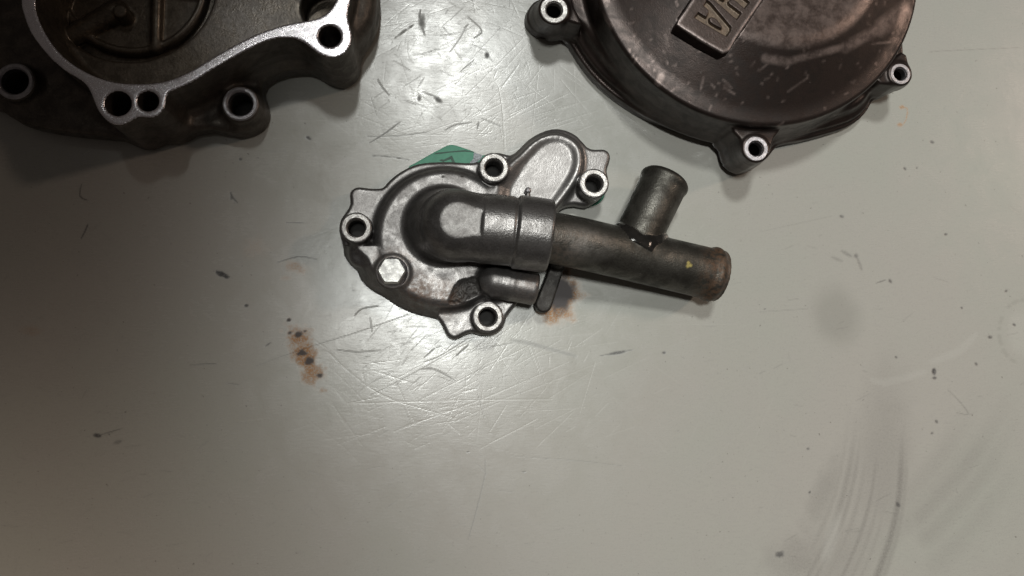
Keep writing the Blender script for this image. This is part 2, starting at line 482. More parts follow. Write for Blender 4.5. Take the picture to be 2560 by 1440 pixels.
    D([(1160, 70), (1172, 60)], 2.5, 0.5); D([(1125, 130), (1150, 95), (1166, 65)], 2, 0.45); D([(1152, 178), (1185, 150)], 2, 0.5)
    D([(1140, 890), (1165, 868), (1172, 862)], 5, 0.75); D([(1165, 850), (1100, 890), (1060, 905)], 2, 0.5)
    D([(1060, 895), (1085, 872)], 3, 0.6); D([(885, 790), (905, 772), (945, 765)], 3.2, 0.75); D([(925, 795), (930, 830)], 3, 0.5)
    D([(1048, 925), (1080, 922), (1110, 935), (1138, 952)], 4, 0.55); D([(925, 990), (1040, 930), (1180, 850)], 0.8, 0.4)
    D([(1213, 1150), (1212, 1190), (1190, 1280), (1170, 1350)], 3, 0.42); D([(1195, 985), (1213, 1050)], 1.6, 0.35)
    D([(1280, 1140), (1420, 1150), (1560, 1165)], 1.5, 0.3); blob('dark', (1310, 1180), 5, 2, 0.6)
    for p in ((2255, 268), (2250, 312)): blob('rust', p, 7, 5, 0.9, 0.6)
    stroke('rust', [(2255, 268), (2268, 272), (2266, 295), (2258, 312)], 3, 0.7)
    for p, r in (((2330, 355), 6), ((2262, 422), 5), ((2292, 420), 3), ((2226, 703), 6), ((2364, 586), 5), ((2475, 843), 6),
                 ((2245, 1262), 7), ((1912, 773), 3), ((2240, 893), 4), ((2104, 541), 6), ((2440, 910), 5), ((2341, 1054), 5), ((2020, 1122), 4),
                 ((2515, 728), 5), ((2404, 770), 4), ((2535, 812), 5), ((2330, 1083), 4), ((2024, 1231), 4), ((1660, 882), 5), ((1170, 1130), 3)):
        blob('dark', p, r, r*0.7, 0.8, 0.5, random.uniform(-1, 1), 0.3, int(r))
    blob('dark', (2335, 929), 6, 9, 0.95, 0.35); blob('dark', (2336, 945), 6, 4, 0.8, 0.4)
    D([(2190, 708), (2214, 700)], 3, 0.8); D([(2105, 628), (2128, 641)], 7, 0.5, soft=4); blob('dark', (2140, 640), 6, 6, 0.6, 0.5)
    D([(2143, 645), (2154, 674)], 6, 0.5, soft=4); D([(2080, 643), (2105, 653)], 6, 0.35, soft=4)
    blob('dark', (1950, 1387), 12, 7, 0.75, 0.5, 0.2, 0.5, 6); D([(2370, 975), (2400, 1005), (2420, 1035), (2392, 1032)], 3, 0.4)
    D([(1900, 780), (2020, 772)], 1.4, 0.3); D([(2330, 130), (2345, 128), (2560, 118)], 1.4, 0.4); D([(1900, 580), (2080, 540)], 1.3, 0.22)
    # short random nicks, mostly a little off horizontal
    for _ in range(480):
        x = random.uniform(0, 1150) if random.random() < 0.75 else random.uniform(1150, 2560)
        y = random.uniform(380, 1440); a = random.gauss(0.18, 0.35) if random.random() < .85 else random.uniform(0, 3.1)
        l = random.choice((6, 10, 16, 26, 40)); 
        D([(x, y), (x+l*math.cos(a), y-l*math.sin(a))], random.uniform(0.5, 1.8), random.uniform(0.08, 0.34))
    for _ in range(190):
        x, y = random.uniform(890, 1350), random.uniform(0, 420)
        a = random.uniform(0, 3.14); l = random.choice((4, 8, 14, 30, 50))
        D([(x, y), (x+l*math.cos(a), y-l*math.sin(a))], random.uniform(0.5, 2.2), random.uniform(0.08, 0.36))
    for _ in range(100):
        x, y = random.uniform(880, 1320), random.uniform(800, 980)
        a = random.gauss(0.5, 0.3); l = random.choice((6, 12, 24, 50))
        D([(x, y), (x+l*math.cos(a), y-l*math.sin(a))], random.uniform(0.5, 2.0), random.uniform(0.08, 0.36))
    # pale scratches
    for p, w, s in (([(820, 880), (880, 935), (960, 990), (1080, 1030), (1150, 1050)], 3, .6), ([(870, 1010), (1060, 1003), (1380, 998)], 2.4, .6),
                    ([(1000, 1070), (1200, 1000), (1420, 905)], 2.4, .55), ([(1155, 980), (1192, 972)], 4, .9), ([(1060, 1035), (1250, 1000), (1500, 905)], 2, .45),
                    ([(930, 925), (975, 940), (1030, 958)], 3, .6), ([(905, 930), (912, 955)], 5, .6), ([(1220, 1110), (1300, 1070), (1345, 1045)], 2.5, .7),
                    ([(1085, 1060), (1145, 1050)], 2.5, .6), ([(770, 1050), (850, 1110), (900, 1160)], 2.4, .35), ([(1050, 1000), (1330, 860)], 2, .5),
                    ([(1090, 308), (1190, 215), (1275, 130), (1340, 60)], 2.5, .5), ([(1246, 212), (1256, 270), (1260, 330), (1264, 400)], 4, .6),
                    ([(1076, 310), (1070, 400)], 8, .5), ([(1255, 218), (1298, 160)], 7, .55), ([(1200, 160), (1290, 195), (1390, 270)], 3, .5),
                    ([(1018, 100), (1020, 140), (1035, 160)], 5, .6), ([(1380, 440), (1480, 400)], 2, .3), ([(940, 142), (985, 118)], 4, .5),
                    ([(965, 150), (960, 200)], 4, .4), ([(1320, 300), (1500, 240)], 2, .4), ([(1400, 180), (1560, 290)], 2, .4), ([(1350, 140), (1330, 330)], 2, .3),
                    ([(1745, 580), (1760, 560)], 5, .4), ([(1410, 690), (1450, 770)], 4, .35), ([(1700, 640), (1760, 650)], 3, .3)):
        Lh(p, w*0.8, s*0.6)
    for _ in range(430):
        x = random.gauss(1130, 200); y = random.choice((random.uniform(0, 380), random.uniform(800, 1130)))
        a = random.choice((random.gauss(0.45, 0.25), random.uniform(0, 3.14))); l = random.choice((12, 25, 45, 80, 130))
        Lh([(x, y), (x+l*math.cos(a), y-l*math.sin(a)+random.uniform(-4, 4))], random.uniform(0.4, 1.8), random.uniform(0.08, 0.4))
    for _ in range(150):
        x, y = random.uniform(1250, 1900), random.uniform(80, 1200)
        a = random.uniform(0, 3.14); l = random.choice((25, 60, 120, 200))
        Lh([(x, y), (x+l*math.cos(a), y-l*math.sin(a))], random.uniform(0.4, 1.4), random.uniform(0.05, 0.22))
    for _ in range(60):      # dried droplet rings
        x, y = (random.gauss(1310, 55), random.gauss(270, 70)) if random.random() < .6 else (random.gauss(930, 50), random.gauss(860, 40))
        blob('smudge', (x, y), random.uniform(4, 9), random.uniform(4, 9), random.uniform(0.15, 0.35), 0.4)
    # rust
    blob('rust', (757, 884), 26, 62, 1.0, 0.5, 0.45, 0.95, 11); blob('rust', (748, 838), 26, 18, 0.6, 0.6, 0, 0.8, 12)
    blob('rust', (795, 930), 12, 18, 0.8, 0.6, 0.4, 0.7, 13); blob('rust', (740, 668), 22, 12, 0.5, 0.7, -0.3, 0.7, 14)
    blob('rust', (715, 695), 12, 5, 0.3, 0.7); blob('rust', (80, 826), 18, 10, 0.25, 0.8, 0, 0.6, 15); blob('rust', (640, 620), 26, 20, 0.2, 0.8, 0, .5, 16)
    for p, r in (((747, 836), 8), ((756, 882), 10), ((775, 903), 12), ((799, 940), 7), ((722, 800), 5), ((725, 832), 5), ((762, 828), 4)):
        blob('char', p, r*0.95, r*0.7, 0.95, 0.5, 0.3, 0.85, int(r*7))
    blob('rust', (1398, 752), 46, 54, 1.0, 0.4, -0.4, 0.6, 21); blob('rust', (1412, 700), 16, 40, 0.8, 0.5, -0.2, 0.5, 22)
    blob('char', (1402, 738), 30, 46, 1.0, 0.3, -0.4, 0.35, 23); blob('char', (1410, 695), 10, 24, 0.8, 0.5, -0.2, 0.5, 24)
    # greasy wipe marks on the right
    blob('smudge', (2090, 790), 58, 70, 0.8, 0.55, 0.2, 0.12, 31)
    for k, (xa, s) in enumerate(((2115, .3), (2135, .5), (2150, .45), (2170, .35), (2195, .55), (2212, .35), (2228, .3), (2255, .75), (2266, .4))):
        f = (xa-2180)
        stroke('wipe', [(xa+8, 930+abs(f)*0.5+random.uniform(0, 60)), (xa, 1100), (xa-18+f*0.15, 1230), (xa-50+f*0.3, 1340), (xa-100+f*0.45, 1450)], random.uniform(4, 12), s*0.95, soft=random.uniform(8, 14), taper=False, fade=0.4)
    for k, (xa, ya, s) in enumerate(((2540, 960, .5), (2500, 980, .3), (2470, 950, .3), (2560, 1010, .4), (2450, 1030, .28), (2580, 1080, .25))):
        stroke('wipe', [(xa, ya), (xa-60, ya+110), (xa-130, ya+210), (xa-240, ya+330)], 22, s*0.6, soft=34, taper=False, fade=0.55)
    blob('wipe', (2205, 1140), 62, 190, 0.34, 0.8, -0.12, 0.25, 41); blob('wipe', (2090, 1390), 110, 70, 0.3, 0.8, 0.3, 0.4, 42)
    blob('wipe', (2060, 1230), 90, 26, 0.35, 0.8, 1.1, 0.4, 33); blob('wipe', (1990, 1400), 60, 50, 0.4, 0.8, 0, 0.6, 34)
    blob('light', (2078, 1345), 16, 62, 0.5, 0.5, -0.35, 0.1, 35); stroke('light', [(2180, 950), (2220, 955), (2310, 930)], 14, .25, soft=9)
    stroke('light', [(2330, 905), (2400, 875), (2440, 835)], 16, .25, soft=9); blob('light', (2560, 830), 45, 60, 0.3, 0.4, 0, 0.2, 36)
    for _ in range(25):
        a = random.uniform(1.6, 4.7); blob('smudge', (2560+62*math.cos(a), 830+80*math.sin(a)), 6, 5, .5, .6)
    X, Y = np.meshgrid(gx, gy, indexing='ij')
    P = np.stack([X, Y, np.zeros_like(X)], -1).reshape(-1, 3)
    I = np.arange(nx*ny).reshape(nx, ny)
    Q = np.stack([I[:-1, :-1], I[1:, :-1], I[1:, 1:], I[:-1, 1:]], -1).reshape(-1, 4)
    m, nt, b = nodes('worn_bench_paint'); co = coord(nt)
    n1 = noise(nt, co, 9, 4); n2 = noise(nt, mapping(nt, co, (1, 6, 1), (0, 0, 0.25)), 260, 4, 0.6); n3 = noise(nt, co, 90, 5, 0.6, 0.5)
    nf = noise(nt, co, 1400, 3, 0.7)
    col = mixc(nt, ramp(nt, n1, 0.3, 0.7), (0.398, 0.404, 0.362), (0.414, 0.397, 0.364))
    col = mixc(nt, ramp(nt, n3, 0.35, 0.7, 0, 0.22), col, (0.35, 0.335, 0.31))
    col = mixc(nt, ramp(nt, n2, 0.45, 0.85, 0, 0.35), col, (0.30, 0.29, 0.27))
    col = mixc(nt, ramp(nt, nf, 0.5, 0.85, 0, 0.5), col, (0.25, 0.24, 0.22))
    nl = noise(nt, mapping(nt, co, (1, 14, 1), (0, 0, -0.12)), 420, 5, 0.7)
    col = mixc(nt, ramp(nt, nl, 0.56, 0.74, 0, 0.42), col, (0.22, 0.21, 0.195))
    nm_ = noise(nt, mapping(nt, co, (1, 16, 1), (0, 0, 0.55)), 300, 5, 0.7)
    col = mixc(nt, ramp(nt, nm_, 0.60, 0.76, 0, 0.35), col, (0.55, 0.55, 0.52))
    nsp = noise(nt, co, 620, 2, 0.5)
    col = mixc(nt, ramp(nt, nsp, 0.715, 0.76, 0, 0.6), col, (0.14, 0.125, 0.11))
    col = mixc(nt, mathn(nt, 'MULTIPLY', attr(nt, 'smudge'), 0.5), col, (0.24, 0.235, 0.21))
    col = mixc(nt, mathn(nt, 'MULTIPLY', mathn(nt, 'MULTIPLY', attr(nt, 'wipe'), ramp(nt, nf, 0.3, 0.6, 0.6, 1.0)), 0.8), col, (0.165, 0.153, 0.143))
    col = mixc(nt, mathn(nt, 'MULTIPLY', attr(nt, 'light'), 0.36), col, (0.66, 0.66, 0.62))
    col = mixc(nt, mathn(nt, 'MULTIPLY', attr(nt, 'rust'), ramp(nt, noise(nt, co, 1300, 4, 0.75), 0.36, 0.56, 0.18, 1.0)), col, (0.35, 0.165, 0.048))
    col = mixc(nt, attr(nt, 'char'), col, (0.028, 0.018, 0.017))
    col = mixc(nt, mathn(nt, 'MULTIPLY', attr(nt, 'dark'), ramp(nt, nf, 0.3, 0.55, 0.7, 1.0)), col, (0.035, 0.034, 0.035))
    lk(nt, col, b.inputs['Base Color'])
    r = ramp(nt, n3, 0.3, 0.7, 0.20, 0.28)
    r = mixf(nt, ramp(nt, n2, 0.4, 0.8, 0, 0.3), r, 0.42)
    r = mixf(nt, ramp(nt, nm_, 0.55, 0.75, 0, 0.45), r, 0.12)
    r = mixf(nt, ramp(nt, nl, 0.55, 0.75, 0, 0.4), r, 0.5)
    r = mixf(nt, mathn(nt, 'MAXIMUM', attr(nt, 'rust'), mathn(nt, 'MAXIMUM', attr(nt, 'dark'), mathn(nt, 'MAXIMUM', attr(nt, 'char'), 0.0))), r, 0.6)
    lk(nt, r, b.inputs['Roughness'])
    b.inputs['Specular IOR Level'].default_value = 0.72
    hh = mathn(nt, 'SUBTRACT', mathn(nt, 'ADD', mathn(nt, 'MULTIPLY', n2, 0.25), n3), mathn(nt, 'MULTIPLY', mathn(nt, 'ADD', attr(nt, 'light'), attr(nt, 'dark')), 0.7))
    bump(nt, hh, 0.14, 0.0004, b)
    me = mesh_np('bench_top', P, Q, None, np.zeros(3), m, {k: v.ravel() for k, v in mk.items()})
    o = part('bench_top', me); o['kind'] = 'structure'
    o['label'] = 'scratched grey green painted metal bench top with rust spots'
bench()

def ring_mesh(name, c, z, ro, ri, mat, base, th=1.0, ch=0.42, seg=56):
    """machined annulus: chamfered outer edge, flat top, countersunk bore"""
    me = lathe(name, [(ro, z-th), (ro, z-ch), (ro-ch, z), (ri+ch*1.2, z), (ri, z-ch*1.4), (ri-0.02, z-th*3)], mat, base, seg, c)
    me.polygons.foreach_set('use_smooth', np.zeros(len(me.polygons), bool))
    return me
def bore_shade(c, z, r, base, parent):  # black disc that paints the shade inside a bolt hole
    part('bore_shade', lathe('bore_shade', [(r, z-0.5), (r, z), (r*0.5, z-0.15), (0.01, z-0.2)], M['shade_black'], base, 24, c), parent, 'black disc painting the shade down the bolt hole')

# ------------------------------------------------------------------ water pump cover (middle)
def pump():
    PL = U3(*z3(730, 725), 0); base = np.array([PL[0], PL[1], 0.8])
    root = thing('water_pump_cover', 'grey cast water pump cover with elbow outlet and steel pipe, lying on green gasket', 'pump cover', base)
    lo = U(835, 870, 0); hi = U(1545, 300, 0)
    g = Grid((lo[0]-1, lo[1]-1, -0.6), (hi[0]+1, hi[1]+1, 38.5), 0.40)
    ZP, ZE, ZB = 11.5, 6.5, 14.5
    fl = [(335, 425), (250, 425), (190, 418), (150, 435), (135, 470), (140, 520), (115, 570), (80, 620), (70, 690), (90, 770), (95, 830), (130, 885), (175, 925),
          (200, 985), (260, 1045), (340, 1090), (430, 1150), (530, 1195), (620, 1218), (680, 1235), (715, 1290), (740, 1340), (785, 1362), (830, 1342),
          (890, 1320), (950, 1335), (1020, 1335), (1085, 1290), (1110, 1220), (1165, 1150), (1230, 1060), (1270, 960), (1310, 850), (1350, 740), (1400, 610), (1440, 550), (1530, 528), (1600, 540),
          (1670, 500), (1730, 440), (1740, 380), (1728, 320), (1740, 280), (1750, 235), (1735, 198), (1700, 184), (1650, 186), (1605, 170),
          (1545, 104), (1470, 66), (1390, 58), (1310, 85), (1240, 130), (1180, 190), (1130, 222), (1060, 205), (980, 215), (935, 262), (850, 268), (760, 262), (650, 264), (560, 276),
          (490, 302), (420, 345), (370, 390)]
    FL = smooth_closed(PW(fl, 5, z3), 2)
    d_fl = g.poly(FL)
    V = g.extr(d_fl+0.0*g.Z, 0.8, ZE, 1.4)
    lm = [(40, 770), (250, 790), (330, 800), (420, 960), (600, 1110), (700, 1150), (690, 1235), (640, 1270), (500, 1270), (180, 1080), (40, 920)]
    dm = g.poly(smooth_closed(PW(lm, 5, z3), 2))
    V = np.maximum(V, -np.maximum(dm+0.8, 1.8-g.Z))
    # volute body + lobe
    cb = U(*z3(730, 725), ZP); rb = 450/2.4824*0.1392
    d_body = g.circ(cb, rb)
    lobe = [(1060, 300), (1130, 230), (1185, 192), (1245, 132), (1312, 87), (1392, 62), (1468, 70), (1540, 106), (1588, 165), (1600, 240), (1585, 330), (1530, 430), (1450, 530), (1380, 620),
            (1300, 800), (1200, 900), (1000, 800), (950, 500)]
    d_lobe = g.poly(smooth_closed(PW(lobe, ZP, z3), 2))
    d_b = smin(d_body, d_lobe, 3.0)
    body = g.extr(d_b+np.clip((g.Z-3)/10, 0, 1)*0.8+0.0*g.X, 0.8, ZP, 3.2)
    V = smin(V, body, 2.2)
    # the lower left side slopes straight down to the bench
    side = g.extr(smax(d_fl+np.clip(g.Z-1.5, 0, 12)*0.52, dm+0*g.Z, 1.5), 0.8, ZP-0.4, 0.8)
    V = smin(V, side, 0.8)
    # shallow dish inside the rim, deeper in the lobe
    li = [(1090, 420), (1140, 330), (1180, 262), (1250, 180), (1320, 120), (1400, 96), (1475, 110), (1535, 165), (1555, 245), (1535, 330), (1480, 425), (1415, 520), (1330, 620), (1200, 640), (1100, 560)]
    dl = g.extr(g.poly(smooth_closed(PW(li, ZP-1.5, z3), 2))+np.clip((ZP-g.Z), 0, 5)*0.8, ZP-2.0, ZP+10, 1.2)
    V = smax(V, -dl, 3.4)
    # bolt bosses
    bosses = [((1030, 295), 97, 60), ((1652, 393), 93, 56), ((175, 668), 99, 60), ((992, 1222), 99, 58)]
    BC = []
    for (c, ro, ri) in bosses:
        cc = U(*z3(*c), ZB); BC.append(cc)
        V = smin(V, g.extr(g.circ(cc, 5.35)+np.clip(ZB-g.Z, 0, 14)*0.045, 0.8, ZB, 0.35), 1.3)
    # lump beside the left boss and bolt seat
    lc = U(*z3(210, 830), 8); V = smin(V, g.extr(g.circ(lc, 4.6)+0*g.Z, 0.8, 9.0, 2.4), 2.0)
    bc = U(*z3(400, 945), 12.2)
    V = smin(V, g.extr(g.circ(bc, 6.0)+0*g.Z, 0.8, 12.0, 0.7), 1.6)
    # elbow
    AX = 23.0
    e0 = U3(*z3(700, 648), 11.0); e1 = U3(*z3(800, 655), AX); ea = U3(*z3(935, 670), AX); eb = U3(*z3(1150, 692), AX); ec = U3(*z3(1376, 722), AX)
    elb = g.cone(e0[:2], e1[:2]-0.25*(e1[:2]-e0[:2]), 13.8, 11.9, 8.0, 22.5, 0.5)
    elb = smin(elb, g.sphere(e1, 11.9), 2.0)
    elb = smin(elb, g.capsule(e1, ea, 11.8, 11.5), 1.0)
    elb = smax(elb, (g.Z-(AX+10.75))+0*g.X, 0.35)
    elb = np.minimum(elb, g.rod(ea+0.55*(eb-ea)/np.linalg.norm(eb-ea), eb, 11.75, 0.9))
    ux = (eb-ea)/np.linalg.norm(eb-ea)
    elb = smin(elb, g.rod(ea+0.35*ux, eb+2*ux, 11.25, 0.3), 0.6)
    elb = smin(elb, g.rod(eb+0.4*ux, ec, 12.45, 1.1), 0.8)
    V = smin(V, elb, 2.2)
    # drain nozzle under the sleeve
    n0 = U3(*z3(1035, 1003), 13.0); n1 = U3(*z3(1118, 1018), 13.0); n2 = U3(*z3(1300, 1052), 13.0)
    un = (n2-n0)/np.linalg.norm(n2-n0)
    noz = smin(g.capsule(n0, n0*1.0+un*3, 5.6, 5.6), g.capsule(n0-np.array([0, 0, 6]), n0, 5.6, 5.2), 1.0)
    noz = smin(noz, g.rod(n1-0*un, n2, 5.7, 1.6), 2.0)
    noz = smin(noz, g.rod(n0, n1, 5.2, 0.3), 0.5)
    V = smin(V, noz, 2.6)
    V = smin(V, g.rod(U3(*z3(1240, 450), 14), U3(*z3(1240, 480), 14), 1.0, 0.3), 0.3)
    # bores
    for cc in BC: V = np.maximum(V, -g.extr(g.circ(cc, 3.05)+0*g.Z, -3, 30, 0.01))
    V = np.maximum(V, -g.rod(ec-14*ux, ec+3*ux, 8.9, 0.1))
    V = np.maximum(V, -g.rod(n2-9*un, n2+3*un, 3.6, 0.1))
    V = np.maximum(V, -(g.extr(g.circ(cb, rb-3)+0*g.Z, -2, 7.5, 1.0)))
    pit = [(760, 1090), (800, 1010), (860, 985), (930, 980), (955, 1060), (900, 1100), (800, 1140), (750, 1135)]
    PIT = smooth_closed(PW(pit, ZP, z3), 3)
    dp = g.poly(PIT)
    near = np.clip(-dp/0.8+0.3, 0, 1)
    pn = (np.random.default_rng(3).random((len(g.x), len(g.y), 1)).astype(np.float32))
    pn = (pn+np.roll(pn, 1, 0)+np.roll(pn, 1, 1)+np.roll(np.roll(pn, 1, 0), 1, 1))/4
    V = V+near*np.where(np.abs(g.Z-ZP) < 3, pn*1.5, 0)
    def attrs(P, N):
        r = np.zeros(len(P)); dt = np.zeros(len(P)); wr = np.zeros(len(P))
        a = U(*z3(560, 1070), ZP); b2 = U(*z3(720, 1110), ZP)
        for c, s, w in ((a, 7, 0.55), (b2, 7, 0.4), (bc, 8.5, 0.4)):
            r = np.maximum(r, w*np.clip(1.2-np.hypot(P[:, 0]-c[0], P[:, 1]-c[1])/s, 0, 1))
        nr = n2-4*un
        r = np.maximum(r, 0.35*np.clip(1.3-np.linalg.norm(P-nr, axis=1)/7, 0, 1))
        dt = np.maximum(dt, 0.75*np.clip(-poly_sd(P[:, 0], P[:, 1], PIT)/0.7+0.4, 0, 1)*(P[:, 2] < ZP+1.5))
        for q, rr in (((732, 285), 1.1), ((715, 352), .7), ((832, 350), .6)):
            c = U(*z3(*q), ZP); dt = np.maximum(dt, np.clip(1.6-np.hypot((P[:, 0]-c[0])*.6, P[:, 1]-c[1])/rr*2, 0, 1)*(P[:, 2] > 9))
        up = np.clip((N[:, 2]-0.9)*12, 0, 1)
        ear = up*(np.abs(P[:, 2]-ZE) < 0.4)
        wr = np.maximum(wr, 0.32*ear)
        lb = U(*z3(1360, 300), 9)
        wr = np.maximum(wr, 0.55*np.clip(1.4-np.hypot(P[:, 0]-lb[0], P[:, 1]-lb[1])/13, 0, 1))
        wr = np.maximum(wr, 0.25*np.clip(1-np.abs(P[:, 2]-(AX+11.0))/1.5, 0, 1))
        return {'rust': r, 'dirt': dt, 'wear_sheen': wr}
    vx = lambda P, a: (P-a) @ ux
    def rad(P, a): 
        w = P-a; t = w @ ux
        return np.sqrt(np.maximum((w*w).sum(1)-t*t, 0))
    ears = [U(*z3(210, 480), ZE), U(*z3(1690, 240), ZE), U(*z3(790, 1275), ZE)]
    er = [10.5, 7.0, 11.0]
    rules = []
    for i, cc in enumerate(BC):
        rules.append((f'boss{i}', lambda P, cc=cc: (np.hypot(P[:, 0]-cc[0], P[:, 1]-cc[1]) < 5.95) & (P[:, 2] > 7.2)))
    rules.append(('flat', lambda P: (P[:, 2] > AX+10.55) & (vx(P, ea) < 0.1)))
    rules.append(('sleeve', lambda P: (vx(P, eb) > 0.2) & (rad(P, eb) < 13.2) & (P[:, 2] > 9) & (vx(P, eb) < 22)))
    rules.append(('nozzle', lambda P: (np.hypot(*(P[:, :2]-n0[:2]).T) < 7.0) & (P[:, 2] > 11.6) & (rad(P, ea) > 11.9) & (P[:, 1] < n0[1]+6) |
                  ((((P-n0) @ un) > 2) & (((P-n0) @ un) < 30) & (np.sqrt(np.maximum(((P-n0)**2).sum(1)-((P-n0) @ un)**2, 0)) < 6.6) & (P[:, 2] > 7))))
    rules.append(('elbow', lambda P: ((np.hypot(P[:, 0]-e0[0], P[:, 1]-e0[1]) < 14.6) & (P[:, 2] > 12.2)) | ((vx(P, e1) > 0) & (rad(P, e1) < 12.6) & (P[:, 2] > 11.9) & (vx(P, eb) < 1))))
    for i, (c, r) in enumerate(zip(ears, er)):
        rules.append((f'ear{i}', lambda P, c=c, r=r: (np.hypot(P[:, 0]-c[0], P[:, 1]-c[1]) < r) & (P[:, 2] < ZE+0.5) &
                      (np.hypot(P[:, 0]-cb[0], P[:, 1]-cb[1]) > rb+0.8) & (poly_sd(P[:, 0], P[:, 1], PW(lobe, ZP, z3)) > 0.8)))
    rules.append(('plate', None))
    D = split_parts(V, g, base, rules, attrs)
    nm = {'flat': ('ground_flat', 'flat', 'bright worn flat on top of the elbow'), 'sleeve': ('outlet_sleeve', 'elbow', None), 'nozzle': ('drain_nozzle', 'pump', None),
          'elbow': ('elbow_outlet', 'elbow', None), 'plate': ('cover_plate', 'pump', None)}
    objs = {}
    for k, (P, Q, N, at) in D.items():
        if k.startswith('boss'): n, m, l = 'bolt_boss', 'pump', None
        elif k.startswith('ear'): n, m, l = 'mounting_ear', 'pump', None
        else: n, m, l = nm[k]
        objs[k] = part(n, mesh_np(n, P, Q, N, base, M[m], at), None if k == 'flat' else root, l)
    if 'flat' in objs: objs['flat'].parent = objs['elbow']
    for i, cc in enumerate(BC):
        part('machined_rim', ring_mesh('machined_rim', cc, ZB+0.12, 5.1, 3.0, M['rim'], base), objs[f'boss{i}'], 'scored bare metal rim' if i == 2 else None)
        bore_shade(cc, 5.0 if i != 2 else 7.0, 3.3, base, objs[f'boss{i}'])
    # hex bolt with flange
    br = thing('hex', '', '', base); bpy.data.objects.remove(br)
    zb = 12.0
    hb = lathe('hex_bolt', [(0.01, zb+0.1), (5.25, zb+0.1), (5.25, zb+0.8), (4.9, zb+1.3), (4.3, zb+1.7), (3.8, zb+1.8), (0.01, zb+1.8)], M['rim_dull'], base, 48, bc)
    bo = part('hex_bolt', hb, root, 'bright zinc hex flange bolt')
    P = []; Q = []
    rows = [(4.75, zb+1.6, 1), (4.75, zb+5.3, 1), (4.45, zb+5.75, 1), (4.2, zb+5.9, 1), (3.0, zb+5.9, .6), (0.01, zb+5.85, 0)]
    seg = 48
    for r, z, hx in rows:
        for k in range(seg):
            a = 2*math.pi*k/seg; ph = (a+0.1) % (math.pi/3)-math.pi/6
            hexr = r*math.cos(math.pi/6)/math.cos(ph)*1.04
            rr = hexr*hx+r*(1-hx)
            P.append((bc[0]+rr*math.cos(a+0.1), bc[1]+rr*math.sin(a+0.1), z))
    for i in range(len(rows)-1):
        for k in range(seg):
            Q.append((i*seg+k, i*seg+(k+1) % seg, (i+1)*seg+(k+1) % seg, (i+1)*seg+k))
    hm = mesh_np('hex_head', np.array(P), np.array(Q), None, base, M['bolt'])
    for p in hm.polygons: p.use_smooth = False
    part('hex_head', hm, bo)
    # locating pin showing over the sleeve
    pc = U(*z3(1240, 440), 12.0)
    part('locating_pin', lathe('locating_pin', [(1.15, 8.0), (1.15, 13.0), (0.9, 13.6), (0.01, 13.7)], M['rim_dull'], base, 24, pc), root)

    # ---- steel pipe with branch
    lo = U(1340, 800, 0); hi = U(1850, 380, 0)
    g2 = Grid((lo[0], lo[1], 3), (hi[0], hi[1], 36), 0.42)
    p0 = ec-10*ux; p1 = U3(1415, 601, 20.5); p2 = U3(1560, 634, 15.6); p3 = U3(1700, 667, 12.2); p4 = U3(1797, 690, 10.4)
    pts = smooth_open([p0, p1, p2, p3, p4], 3)
    rr = np.interp(np.linspace(0, 1, len(pts)), [0, .5, .8, 1], [8.7, 8.95, 9.2, 9.3])
    pipe = None; bore = None
    for i in range(len(pts)-1):
        d = g2.capsule(pts[i], pts[i+1], rr[i], rr[i+1])
        pipe = d if pipe is None else np.minimum(pipe, d)
    ue = (p4-p3)/np.linalg.norm(p4-p3)
    endp = (g2.X-p4[0])*ue[0]+(g2.Y-p4[1])*ue[1]+(g2.Z-p4[2])*ue[2]
    # rolled bead near the open end
    tt = np.abs(endp+3.0)
    rad3 = np.sqrt(np.maximum((g2.X-p4[0])**2+(g2.Y-p4[1])**2+(g2.Z-p4[2])**2-endp**2, 0))
    bead = np.sqrt((rad3-8.95)**2+(endp+3.0)**2*0.6)-1.05
    pipe = smin(pipe, bead, 1.0)
    pipe_solid = np.maximum(pipe, endp)
    inner = np.maximum(pipe+1.5, endp-2)
    s0 = U3(1574, 632, 15.4); s1 = U3(1668, 440, 12.6)
    us = (s1-s0)/np.linalg.norm(s1-s0); Ls = np.linalg.norm(s1-s0)
    es = (g2.X-s1[0])*us[0]+(g2.Y-s1[1])*us[1]+(g2.Z-s1[2])*us[2]
    rs = np.sqrt(np.maximum((g2.X-s1[0])**2+(g2.Y-s1[1])**2+(g2.Z-s1[2])**2-es**2, 0))
    tap = 8.2+np.clip((es+Ls)/Ls, 0, 1)*0.35
    stub = np.maximum(np.maximum(rs-tap, es), -(es+Ls))
    sb = np.sqrt((rs-8.2)**2+(es+2.6)**2*0.45)-0.62
    stub = smax(smin(stub, sb, 1.2), es, 2.6)
    stub_in = np.maximum(np.maximum(rs-(tap-1.5), es-2), -(es+Ls))
    weld = np.sqrt(np.maximum(pipe, -6)**2+np.maximum(rs-tap, -6)**2)-(1.25+0.12*np.sin(g2.X*1.3))
    weld = np.maximum(weld, 1.5-(es+Ls))
    Vp = smin(pipe_solid, stub, 1.0)
    Vp = smin(Vp, weld, 0.7)
    Vp = np.maximum(np.maximum(Vp, -inner), -stub_in)
    yel = U3(1727, 655, 24)
    def pat(P, N):
        we = np.zeros(len(P)); du = np.zeros(len(P)); ru = np.zeros(len(P)); ye = np.zeros(len(P))
        e = (P-p4) @ ue
        ru = np.maximum(ru, 0.6*np.clip(1-np.abs(e+4)/9, 0, 1)*(np.linalg.norm(P-p4, axis=1) < 22))
        ru = np.maximum(ru, 0.25*np.clip(1.2-np.linalg.norm(P-U3(1400, 625, 26), axis=1)/9, 0, 1))
        for dx, dy in ((0, 0), (1.1, -1.2), (-.4, -1.6)):
            ye = np.maximum(ye, 0.8*np.clip(2.0-np.hypot(P[:, 0]-yel[0]-dx*.7, P[:, 1]-yel[1]-dy*.7)/0.36, 0, 1)*(P[:, 2] > 17))
